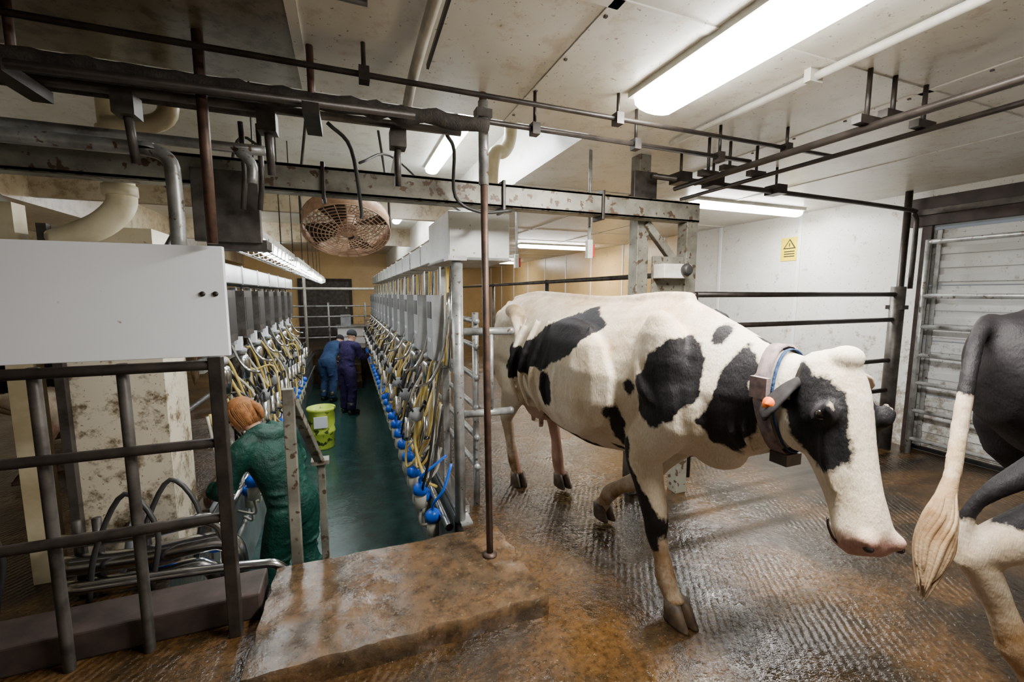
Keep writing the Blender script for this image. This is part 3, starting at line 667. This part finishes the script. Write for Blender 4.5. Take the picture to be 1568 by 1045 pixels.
def cow(name,T,vox=.014,legs=None,tail=None,patches='main',tailr=.024,sw=.24):
    L=dict(DEF_LEGS); L.update(legs or {})
    root=empty(name,T.to_translation())
    mb=MB()
    tr=[(3.62,.08,1.42,1.20),(3.56,.16,1.465,1.04),(3.42,.225,1.50,.92),(3.25,.265,1.525,.84),(3.05,.29,1.54,.76),(2.8,.30,1.53,.68),(2.5,.335,1.515,.61),(2.2,.335,1.50,.60),(1.95,.295,1.505,.65),(1.75,.25,1.53,.71)]
    R=[ring_tb((xc(y),y,zt),(xc(y),y,zb),w,low=.05) for y,w,zt,zb in tr]
    R+=[ring_tb((1.54,1.6,1.525),(1.55,1.60,.76),.225,pinch=.45),ring_tb((1.545,1.47,1.475),(1.55,1.42,.80),.195,pinch=.45),
        ring_tb((1.55,1.34,1.42),(1.55,1.27,.86),.155,pinch=.4),ring_tb((1.555,1.22,1.365),(1.555,1.17,.915),.125,pinch=.3,low=.25),
        ring_tb((1.56,1.11,1.33),(1.56,1.09,.965),.108,pinch=.2,low=.3),ring_tb((1.57,1.0,1.31),(1.56,1.03,1.02),.09,low=.3)]
    mb.rings(R,'coat')
    for s_ in (-1,1):
        def P(y,dx,z): return (xc(y)+s_*dx,y,z)
        mb.ell(P(3.02,.24,1.42),(.06,.10,.055),'coat')
        mb.ell(P(3.47,.12,1.34),(.06,.10,.08),'coat')
        mb.ell(P(3.20,.19,1.05),(.115,.27,.32),'coat')
        mb.ell(P(1.62,.165,1.18),(.09,.17,.30),'coat')
        mb.ell(P(1.45,.14,1.04),(.075,.11,.16),'coat')
        mb.ell(P(2.3,.22,1.05),(.13,.5,.36),'coat')
        mb.tube([P(1.60,.12,1.42),P(1.68,.2,1.25),P(1.62,.235,1.1),P(1.5,.2,1.0)],[.03,.04,.045,.03],'coat',8,3)
        for i in range(6):
            y=2.05+i*.15; mb.tube([P(y,.25,1.38),P(y+.04,.325,1.15),P(y+.08,.333,.95),P(y+.07,.27,.75)],[.01,.022,.022,.01],'coat',6,3)
        mb.tube([P(3.0,.26,1.40),P(2.85,.29,1.25),P(2.9,.28,1.0),P(2.95,.24,.85)],[.03,.03,.03,.04],'coat',8,3)
        for i in range(4):
            y=1.36-i*.055; mb.tube([(1.55+s_*.08,y,1.12),(1.55+s_*(.145-.01*i),y-.01,1.0),(1.55+s_*.07,y-.03,.92)],[.008,.013,.008],'coat',6,3)
    mb.tube([(xc(y),y,z) for y,z in ((1.6,1.525),(1.8,1.53),(2.2,1.505),(2.7,1.525),(3.1,1.54),(3.45,1.5))],.035,'coat',8,3)
    mb.ell((1.55,1.42,.86),(.10,.15,.10),'coat')
    mb.ell((1.43,3.0,.70),(.16,.20,.14),'coat')
    for dx,dy in ((-.08,-.1),(.08,-.1),(-.07,.07),(.07,.07)): mb.tube([(1.43+dx,2.98+dy,.64),(1.43+dx,2.98+dy,.54)],[.024,.018],'coat',8)
    for k,pl in L.items():
        rr=[p[3] for p in pl]
        ra=[r*(.62 if r>.115 else .75 if r>.09 else .92) for r in rr]
        mb.tube([p[:3] for p in pl],ra,'coat',14,4,rb=[r*1.15 for r in rr],ref=(1,0,0))
        if k in('nf','ff'): kn=pl[4]; mb.ell((kn[0],kn[1]-.012,kn[2]),(.052,.055,.06),'coat')
        else:
            hk=pl[4]; mb.ell((hk[0],hk[1]+.035,hk[2]+.03),(.035,.045,.06),'coat')
            mb.tube([(hk[0],hk[1]+.055,hk[2]+.04),(hk[0],hk[1]+.025,hk[2]+.2),(hk[0],pl[2][1]+.25,pl[2][2]+.1)],[.026,.026,.06],'coat',8,3)
        dw=pl[7]
        for s_ in (-1,1): mb.ell((dw[0]+s_*.02,dw[1]+.045,dw[2]-.01),(.014,.016,.02),'coat',8)
    hr=[(-.05,.06,.03,-.09),(-.01,.095,.055,-.13),(.06,.108,.072,-.17),(.13,.116,.070,-.20),(.19,.114,.062,-.205),(.26,.096,.054,-.185),(.34,.080,.048,-.155),(.42,.073,.042,-.13),(.48,.076,.042,-.118),(.535,.084,.040,-.118),(.575,.080,.028,-.115),(.605,.055,.004,-.09)]
    mb.rings([ring_tb(hp(t,0,d),hp(t,0,v),w,E3,24,.12,.8,.25) for t,w,d,v in hr],'coat')
    for s_ in (-1,1):
        mb.ell(hp(.185,s_*.102,.022),(.030,.034,.034),'coat')
        mb.tube([hp(.14,s_*.10,.045),hp(.17,s_*.122,.048),hp(.215,s_*.105,.04)],[.012,.017,.010],'coat',8,3)
        mb.tube([hp(.15,s_*.10,-.005),hp(.19,s_*.124,-.012),hp(.225,s_*.105,.0)],[.008,.011,.008],'coat',8,3)
        mb.ell(hp(.21,s_*.078,-.12),(.035,.075,.085),'coat')
        mb.ell(hp(.56,s_*.050,.018),(.028,.030,.028),'coat')
        mb.tube([hp(.23,s_*.1,-.0),hp(.32,s_*.088,-.03),hp(.42,s_*.074,-.04)],[.012,.020,.01],'coat',8,3)
    mb.ell(hp(-.01,0,.045),(.065,.05,.045),'coat')
    mb.ell(hp(.555,0,-.095),(.055,.045,.04),'coat')
    tp=tail or [(1.36,3.55,1.46),(1.36,3.62,1.41),(1.36,3.665,1.2),(1.37,3.66,.9),(1.37,3.65,.7)]
    if tail: tp=[T.inverted()@V(p) for p in tail]
    n=len(tp); mb.tube(tp,[.04]+[tailr]*(n-2)+[tailr*.9],'coat',10,4)
    me=remeshed(mb,'body',vox,3,'coat')
    nv=len(me.vertices); co=np.empty(nv*3); me.vertices.foreach_get('co',co); co=co.reshape(-1,3)
    X,Y,Z=co[:,0],co[:,1],co[:,2]; XC=np.interp(Y,[.7,1.4,1.65,2.0,2.6,3.2,3.6],[1.55,1.55,1.54,1.52,1.46,1.40,1.36])
    rel=co-np.array(HP0); t=rel@np.array(E1); l=rel@np.array(E3); d=rel@np.array(E2)
    ishead=(Y<1.10)&(t>-.07)&(d>-.24)&((t>.10)|(Y<1.04))
    near=X<XC
    F=np.full(nv,-1.0)
    def put(f,mask): 
        np.maximum(F,np.where(mask,f,-1),out=F)
    if patches=='main':
        nb=near&~ishead
        put(sdpoly([(2.19,1.48),(1.99,1.38),(2.12,1.2),(2.35,1.12),(2.42,1.05),(2.55,1.08),(2.66,.98),(2.76,1.04),(2.88,.93),(3.02,1.0),(2.96,1.19),(2.75,1.17),(2.51,1.34)],Y,Z),nb)
        put(sdell((2.40,.95),(.085,.12),Y,Z,.3),nb)
        put(sdpoly([(1.48,1.37),(1.38,1.28),(1.36,1.12),(1.45,1.0),(1.56,.93),(1.68,.98),(1.66,1.16),(1.58,1.29)],Y,Z),nb)
        put(sdell((1.365,1.375),(.035,.045),Y,Z),nb); put(sdell((1.73,1.09),(.035,.04),Y,Z),nb)
        put(sdpoly([(1.25,1.35),(1.15,1.27),(1.19,1.2),(1.13,1.12),(1.17,1.0),(1.24,.90),(1.33,.93),(1.37,1.02),(1.31,1.13),(1.30,1.26)],Y,Z),nb)
        put(sdell((1.84,.86),(.045,.13),Y,Z,.15),nb&(X<1.5)); put(sdell((1.77,.77),(.035,.07),Y,Z),nb&(X<1.5))
        put(sdpoly([(1.95,.72),(1.76,.71),(1.62,.56),(1.55,.42),(1.58,.30),(1.64,.27),(1.72,.36),(1.80,.52)],Y,Z),nb&(X<1.5)&(Z<.75))
        put(sdell((2.45,.60),(.40,.10),Y,Z),~ishead&(X>1.20))
        fb=~near&~ishead
        for c,r,a in (((3.2,1.3),(.3,.28),.2),((2.35,1.1),(.35,.3),.4),((1.6,1.2),(.2,.28),0),((1.2,1.2),(.12,.2),0)): put(sdell(c,r,Y,Z,a),fb)
    elif patches=='dark':
        nz=np.array([noise.noise(V((x*2.2+5,y*1.5,z*2.0+4))) for (x,y,z) in co])
        F=np.minimum(nz+.33,(Z-.80)*1.2+.04*nz)
    elif patches=='rear':
        nz=np.array([noise.noise(V((x*3,y*3,z*3))) for x,y,z in co])
        F=np.minimum(.5,(Z-.72)+.12*nz)
        tl=np.full(nv,9.0); 
        for a,b in zip(tp[1:-1],tp[2:]):
            a=np.array(a);b=np.array(b);ab=b-a; u=np.clip(((co-a)@ab)/(ab@ab),0,1); tl=np.minimum(tl,np.linalg.norm(co-(a+u[:,None]*ab),axis=1))
        F=np.where(tl<tailr*1.3,np.minimum(F,(Z-1.20)*.8+.05*nz),F)
    side=np.abs(l)
    f1=sdell((.20,-.03),(.165,.095),t,d,0); f2=sdell((.07,-.08),(.10,.075),t,d,0)
    ff=np.minimum(np.maximum(f1,f2),(side-.052)*1.2)
    if patches!='main': ff=np.minimum(np.minimum((side-.04)*1.2,t+.1),.4-t)
    F=np.where(ishead,ff,F)
    me.attributes.new('coat','FLOAT','POINT').data.foreach_set('value',F.astype(np.float32))
    pk=np.where(ishead,np.clip((t-.52)/.05,0,1)*.9,0); pk=np.maximum(pk,np.where((np.abs(Y-3.0)<.22)&(Z<.70)&(np.abs(X-1.43)<.17),.7,0))
    me.attributes.new('pink','FLOAT','POINT').data.foreach_set('value',pk.astype(np.float32))
    dt=np.clip(np.clip((.66-Z)/.45,0,1)*1.0+np.clip((Z-1.34)/.15,0,1)*.6*(Y>1.1),0,.95)
    dt=np.maximum(dt,np.clip((Y-3.0)/.4,0,1)*.5); dt=np.where(ishead,0.12,np.maximum(dt,.06))
    me.attributes.new('dirt','FLOAT','POINT').data.foreach_set('value',dt.astype(np.float32))
    loc=Matrix.Translation(-T.to_translation())@T
    me.transform(loc); meshobj(me,'body',root)
    def fin(mb,nm):
        m=mb.mesh(nm); m.transform(loc); return meshobj(m,nm,root)
    for k,pl in L.items():
        mb=MB(); p=V(pl[-1][:3])
        zt=p.z+.035; z0=max(p.z-.055,0)
        for s_ in (-1,1):
            x=p.x+s_*.029
            secs=[(zt,.029,.046,0),(zt-.04,.032,.060,-.012),(z0+.01,.034,.074,-.024),(z0,.033,.076,-.027)]
            mb.rings([[V((x+w*math.cos(q),p.y+off+ln*math.sin(q)*(1.15 if math.sin(q)<0 else .85),z)) for q in [2*math.pi*j/16 for j in range(16)]] for z,w,ln,off in secs],'hoof')
        fin(mb,'hoof_'+k)
    mb=MB()
    for s_ in (-1,1):
        mb.ell(hp(.187,s_*.119,.016),.019,'eye',14)
        mb.ell(hp(.578,s_*.055,.020),(.013,.015,.014),'black',10)
    fin(mb,'eyes_and_nostrils')
    mb=MB(); mb.tube([hp(.50,-.080,-.074),hp(.53,-.083,-.074),hp(.57,-.068,-.070),hp(.60,0,-.066),hp(.57,.068,-.070),hp(.53,.083,-.074),hp(.50,.080,-.074)],.004,'eye',6,4)
    fin(mb,'mouth')
    for s_ in (-1,1):
        mb=MB()
        if s_<0 or patches!='main': pts=[hp(.05,s_*.085,-.07),hp(.07,s_*.12,-.09),hp(.11,s_*.165,-.105),hp(.155,s_*.20,-.115),hp(.19,s_*.215,-.12)]
        else: pts=[hp(.02,s_*.08,-.05),hp(.01,s_*.12,-.07),hp(.02,s_*.165,-.085),hp(.04,s_*.205,-.095),hp(.06,s_*.225,-.10)]
        mb.tube(pts,[.025,.048,.062,.045,.008],'earb' if s_<0 else 'earw',14,3,rb=[.02,.018,.014,.010,.005],ref=E2)
        fin(mb,'ear')
        mb=MB(); q=hp(.135,s_*.20,-.105) if s_<0 or patches!='main' else hp(.04,s_*.17,-.07); ax=(E3*s_); mb.lathe(q,[(.0255,-.004),(.027,0),(.027,.004),(.008,.006),(.006,.012)],'orange',16,tuple(ax)); fin(mb,'ear_tag')
    # tail switch: matted hair, one tapering mass with loose locks on its surface
    e=V(tp[-1]); e0=V(tp[-2]); dr=(e-e0).normalized(); mb=MB(); rnd=random.Random(3)
    dn=(T.inverted().to_3x3()@V((0,0,-1)))
    def tp_(u,sd,k): return e+dr*sw*u+dn*(.05*u*u)+sd*tailr*k
    z0_=V((0,0,0))
    mb.tube([tp_(-.3,z0_,0),tp_(0,z0_,0),tp_(.3,z0_,0),tp_(.6,z0_,0),tp_(.85,z0_,0),tp_(1.05,z0_,0)],[tailr*.8,tailr*1.1,tailr*1.6,tailr*1.75,tailr*1.2,.006],'tuft',14,4)
    for i in range(46):
        q=rnd.uniform(0,6.28); sd=dr.orthogonal().normalized(); sd=Matrix.Rotation(q,3,dr)@sd; ln=rnd.uniform(.85,1.15); st=rnd.uniform(-.2,.2); k=rnd.uniform(.92,1.08)
        sd2=Matrix.Rotation(.5,3,dr)@sd
        mb.tube([tp_(st,sd,.85),tp_(.3,sd,1.5*k),tp_(.6,sd2,1.65*k),tp_(.85,sd2,1.15*k),tp_(ln,sd2,.4)],[.004,.008,.009,.007,.001],'tuft',6,3)
    fin(mb,'tail_switch')
    if patches=='main':
        mb=MB(); Ro=[];wd=.028
        for off,sc in ((-wd,1.0),(-wd,1.04),(wd,1.04),(wd,1.0)):
            top=V((1.56,1.15+off,1.35)); bot=V((1.558,1.11+off,.945)); c=(top+bot)/2
            Ro.append([c+(p-c)*sc*1.01 for p in ring_tb(top,bot,.121,pinch=.2,low=.28)])
        mb.rings(Ro,'collar',True,False)
        mb.box((1.425,1.10,1.16),(1.448,1.17,1.24),'collar'); mb.box((1.52,1.07,.90),(1.60,1.14,.945),'galvd')
        Ro=[]
        for o2,sc in ((-.006,1.02),(-.006,1.04),(.006,1.04),(.006,1.02)):
            top=V((1.56,1.11+o2,1.338)); bot=V((1.558,1.07+o2,.96)); c=(top+bot)/2
            Ro.append([c+(p-c)*sc for p in ring_tb(top,bot,.113,pinch=.2,low=.28)])
        mb.rings(Ro,'bluec',True,False)
        fin(mb,'collar')
    return root
cow('holstein_cow',Matrix.Identity(4),.012)
ang=rad(52); Rz=Matrix.Rotation(ang,4,'Z'); pr=Rz@V((1.22,3.58,0)); T2=Matrix.Translation(V((2.27,.77,0))-pr)@Rz
legs2=dict(nh=[(1.22,3.22,1.2,.15),(1.21,3.18,1.02,.17),(1.20,3.18,.86,.14),(1.21,3.42,.70,.10),(1.22,3.62,.56,.062),(1.22,3.61,.50,.055),(1.23,3.53,.34,.042),(1.235,3.46,.18,.050),(1.24,3.41,.10,.044),(1.24,3.38,.055,.052)])
cow('holstein_cow',T2,.014,legs2,tail=[(2.40,.90,1.44),(2.24,.87,1.39),(2.13,.84,1.25),(2.06,.82,1.05),(2.00,.80,.92),(1.95,.79,.84)],patches='rear',tailr=.026,sw=.27)
def place(x,y,a,z=0):
    Rz=Matrix.Rotation(rad(a),4,'Z'); pr=Rz@V((1.45,2.5,0)); return Matrix.Translation(V((x,y,z))-V((pr.x,pr.y,0)))@Rz
for i,(x,y,a) in enumerate(((-2.85,4.4,-62),(-2.85,6.0,-62))):
    cow('holstein_cow',place(x,y,a),.026,patches='dark' if i!=1 else 'main')

# ------------------------------------------------------------------ people
def human(name,loc,head_deg,J,cl,hair,cap=False,hood=False,vox=.016,bulk=1.0):
    root=empty(name,loc); R=Matrix.Rotation(rad(head_deg),4,'Z')
    def fin(me,nm): me.transform(R); return meshobj(me,nm,root)
    J={k:V(v) for k,v in J.items()}
    mb=MB()
    pv,ch,nk=J['pelvis'],J['chest'],J['neck']; lat=(0,1,0)
    mid=(pv*.55+ch*.45); B=bulk
    mb.tube([pv-V((0,0,.12)),pv,mid,ch,nk-(nk-ch)*.25,nk,nk+(nk-ch).normalized()*.03],[.14*B,.19*B,.175*B,.205*B,.175*B,.085,.07],cl,20,4,rb=[.12*B,.15*B,.135*B,.15*B,.12*B,.08,.065],ref=lat)
    for s_ in ('l','r'):
        sh,el,wr=J['sh_'+s_],J['el_'+s_],J['wr_'+s_]
        mb.tube([nk-(nk-ch)*.3,sh,(sh+el)/2,el,(el+wr)/2,wr],[.09*B,.085*B,.072*B,.064*B,.060*B,.048],cl,14,4)
        hpj,kn,an=J['hip_'+s_],J['kn_'+s_],J['an_'+s_]
        mb.tube([hpj+V((0,0,.08)),hpj,(hpj+kn)/2,kn,(kn+an)/2,an],[.11*B,.125*B,.115*B,.09*B,.09*B,.085*B],cl,16,4)
        rnd=random.Random(5)
        for q0,q1,rr in ((sh,el,.075*B),(el,wr,.06*B),(hpj,kn,.11*B),(kn,an,.088*B)):
            dd=(q1-q0).normalized()
            for i in range(6):
                c=q0+(q1-q0)*rnd.uniform(.15,.95); o=dd.orthogonal().normalized(); o=Matrix.Rotation(rnd.uniform(0,6.28),3,dd)@o; e=dd.cross(o)
                mb.tube([c+(o*.75-e*.65)*rr,c+o*rr*1.04+dd*.015,c+(o*.75+e*.65)*rr+dd*.03],[.006,.015,.006],cl,6,2)
    rnd=random.Random(8)
    for i in range(18):
        u=rnd.random(); c=pv*(1-u)+ch*u; q=rnd.uniform(-1.5,1.5); sl=rnd.uniform(-.03,.05)
        c=c+V((-.13*B*math.cos(q),.175*B*math.sin(q),0)); tx=V((.0+.06*math.sin(q),.06*math.cos(q),0))
        mb.tube([c-tx+V((0,0,sl)),c+V((-.012*math.cos(q),.012*math.sin(q),0)),c+tx-V((0,0,sl))],[.006,.017,.006],cl,6,2)
    if hood:
        mb.tube([nk+V((-.02,-.12,.02)),nk+V((-.12,-.08,-.01)),nk+V((-.15,0,-.03)),nk+V((-.12,.08,-.01)),nk+V((-.02,.12,.02))],[.03,.05,.06,.05,.03],cl,10,4)
    fin(remeshed(mb,'coverall',vox,2,cl),'coverall')
    hd=J['head']; ax=(hd-nk).normalized(); fw=V(J['look']).normalized(); up=(ax*.5+V((0,0,1))).normalized(); up=(up-fw*up.dot(fw)).normalized(); lt=up.cross(fw)
    def H(f,l,u): return hd+fw*f+lt*l+up*u
    mb=MB(); mb.tube([nk-ax*.03,nk+ax*.05,H(-.01,0,-.05)],[.058,.055,.055],'skin',14,3)
    RR=[]
    for u,w,f,b in ((-.115,.03,.075,.02),(-.10,.05,.09,-.03),(-.06,.063,.092,-.07),(-.02,.072,.09,-.09),(.03,.076,.09,-.098),(.07,.072,.08,-.09),(.10,.052,.055,-.07),(.118,.02,.02,-.03)):
        RR.append([H((f+b)/2+(f-b)/2*math.cos(q),w*math.sin(q),u) for q in [2*math.pi*j/20 for j in range(20)]])
    mb.rings(RR,'skin')
    mb.tube([H(.085,0,.02),H(.105,0,-.015),H(.112,0,-.03),H(.09,0,-.04)],[.009,.012,.016,.01],'skin',8,3)
    mb.tube([H(.088,-.025,-.065),H(.098,0,-.066),H(.088,.025,-.065)],.008,'skin',8,3)
    for s_ in (-1,1): mb.ell(H(-.01,s_*.077,-.01),(.018,.012,.03),'skin',10)
    fin(remeshed(mb,'head',.007,2,'skin'),'head')
    mb=MB()
    for s_ in (-1,1): mb.ell(H(.083,s_*.032,.012),.0105,'white',10); mb.ell(H(.0915,s_*.032,.012),.005,'eye',8)
    mb.tube([H(.0985,-.02,-.0655),H(.105,0,-.066),H(.0985,.02,-.0655)],.003,'red',6)
    fin(mb.mesh('face_details'),'face_details')
    mb=MB(); RR=[]
    for u,w,f,b in (((-.105,.060,-.03,-.085),(-.075,.076,-.015,-.10),(-.03,.085,.0,-.114),(.03,.088,.03,-.118),(.06,.086,.075,-.112),(.09,.072,.085,-.10),(.118,.048,.055,-.07),(.133,.015,.02,-.02)) if not cap else ((.0,.086,.10,-.112),(.04,.09,.105,-.12),(.08,.084,.09,-.108),(.115,.06,.06,-.08),(.135,.02,.02,-.03))):
        RR.append([H((f+b)/2+(f-b)/2*math.cos(q),w*math.sin(q),u) for q in [2*math.pi*j/22 for j in range(22)]])
    mb.rings(RR,hair)
    if not cap: 
        mb.tube([H(-.10,0,.03),H(-.135,0,.0),H(-.14,0,-.05),H(-.13,0,-.10)],[.02,.026,.022,.006],hair,10,3)
        for i in range(40):
            q=rnd.uniform(-2.2,2.2)+math.pi
            a=H(-.01+math.cos(q)*.02,0,.13); b=H(-.01+.10*math.cos(q),.082*math.sin(q),.06); c=H(-.01+.112*math.cos(q),.09*math.sin(q),-.0); d=H(-.02+.09*math.cos(q),.078*math.sin(q),-.10)
            mb.tube([a,b,c,d],[.003,.005,.005,.002],hair,5,3)
    fin(mb.mesh('hair' if not cap else 'cap'),'hair' if not cap else 'cap')
    for s_ in ('l','r'):
        el,wr=J['el_'+s_],J['wr_'+s_]; d=(wr-el).normalized(); sg=1 if s_=='l' else -1
        side=V((0,-sg,0)); side=(side-d*side.dot(d)).normalized()
        pn=d.cross(side)*sg
        if pn.z>0: pn=-pn
        mb=MB(); mb.tube([wr-d*.03,wr,wr+d*.03,wr+d*.085],[.027,.026,.038,.040],'skin',12,3,rb=[.02,.018,.016,.013],ref=side)
        for i,ln in enumerate((.070,.078,.072,.056)):
            o=wr+d*.082+side*(.030-.020*i); a=o+d*ln*.42+pn*.012; b=a+d*ln*.22+pn*ln*.3; c=b+pn*ln*.3-d*ln*.02
            mb.tube([o-d*.01,a,b,c],[.009,.0088,.008,.006],'skin',8,3)
        o=wr+d*.02+side*.028; mb.tube([o,o+side*.03+d*.025+pn*.008,o+side*.035+d*.055+pn*.022],[.012,.010,.007],'skin',8,3)
        fin(mb.mesh('hand_'+s_),'hand_'+s_)
        an=J['an_'+s_]; mb=MB()
        mb.tube([an+V((0,0,.16)),an+V((0,0,.04)),an+V((0,0,-.03))],[.085,.07,.055],'boot',14)
        mb.tube([V((an.x-.07,an.y,.045)),V((an.x-.02,an.y,.055)),V((an.x+.08,an.y,.05)),V((an.x+.16,an.y,.04)),V((an.x+.20,an.y,.035))],[.035,.045,.05,.045,.02],'boot',14,3,rb=[.045,.055,.05,.04,.02],ref=(0,1,0))
        fin(mb.mesh('boot_'+s_),'boot_'+s_)
    return root
J0=dict(pelvis=(0,0,.95),chest=(.14,0,1.30),neck=(.27,0,1.49),head=(.38,0,1.61),look=(1,.1,-.55),
 sh_l=(.22,.19,1.41),el_l=(.32,.28,1.15),wr_l=(.50,.18,1.08),sh_r=(.19,-.20,1.41),el_r=(.18,-.31,1.14),wr_r=(.40,-.26,1.0),
 hip_l=(0,.10,.90),kn_l=(.09,.13,.50),an_l=(.04,.15,.10),hip_r=(0,-.10,.90),kn_r=(.03,-.13,.50),an_r=(-.10,-.15,.10))
human('dairy_worker',(-.43,3.42,PZ),150,J0,'green','hairg',hood=True,vox=.011,bulk=1.03)
J2=dict(J0); J2.update(pelvis=(0,0,.97),chest=(.06,0,1.30),neck=(.12,0,1.50),head=(.17,0,1.63),look=(1,0,-.3),sh_l=(.1,.2,1.43),sh_r=(.1,-.2,1.43),el_l=(.2,.25,1.18),el_r=(.2,-.25,1.18),wr_l=(.42,.18,1.22),wr_r=(.42,-.18,1.2),kn_l=(.03,.12,.5),kn_r=(.03,-.12,.5),an_r=(-.02,-.13,.1))
human('dairy_worker',(-.06,9.4,PZ),40,J2,'navy','haird',cap=True,vox=.018)
J3=dict(J0); J3.update(chest=(.24,0,1.20),neck=(.45,0,1.32),head=(.57,0,1.38),sh_l=(.4,.18,1.27),sh_r=(.4,-.18,1.27),el_l=(.48,.24,1.0),el_r=(.48,-.24,1.0),wr_l=(.6,.15,.85),wr_r=(.6,-.15,.85))
human('dairy_worker',(-.48,10.7,PZ),60,J3,'bluec','haird',cap=True,vox=.018)

# ------------------------------------------------------------------ world + camera
w=bpy.data.worlds.new('World'); S.world=w; w.use_nodes=True
w.node_tree.nodes['Background'].inputs[0].default_value=(.6,.65,.7,1); w.node_tree.nodes['Background'].inputs[1].default_value=.3
cam=bpy.data.cameras.new('Camera'); cam.lens=15; cam.sensor_width=36; cam.clip_start=.02
co=bpy.data.objects.new('Camera',cam); co.location=(0,0,1.55); co.rotation_euler=(rad(90-6.3),0,rad(-21.1)); COL.objects.link(co)
S.camera=co
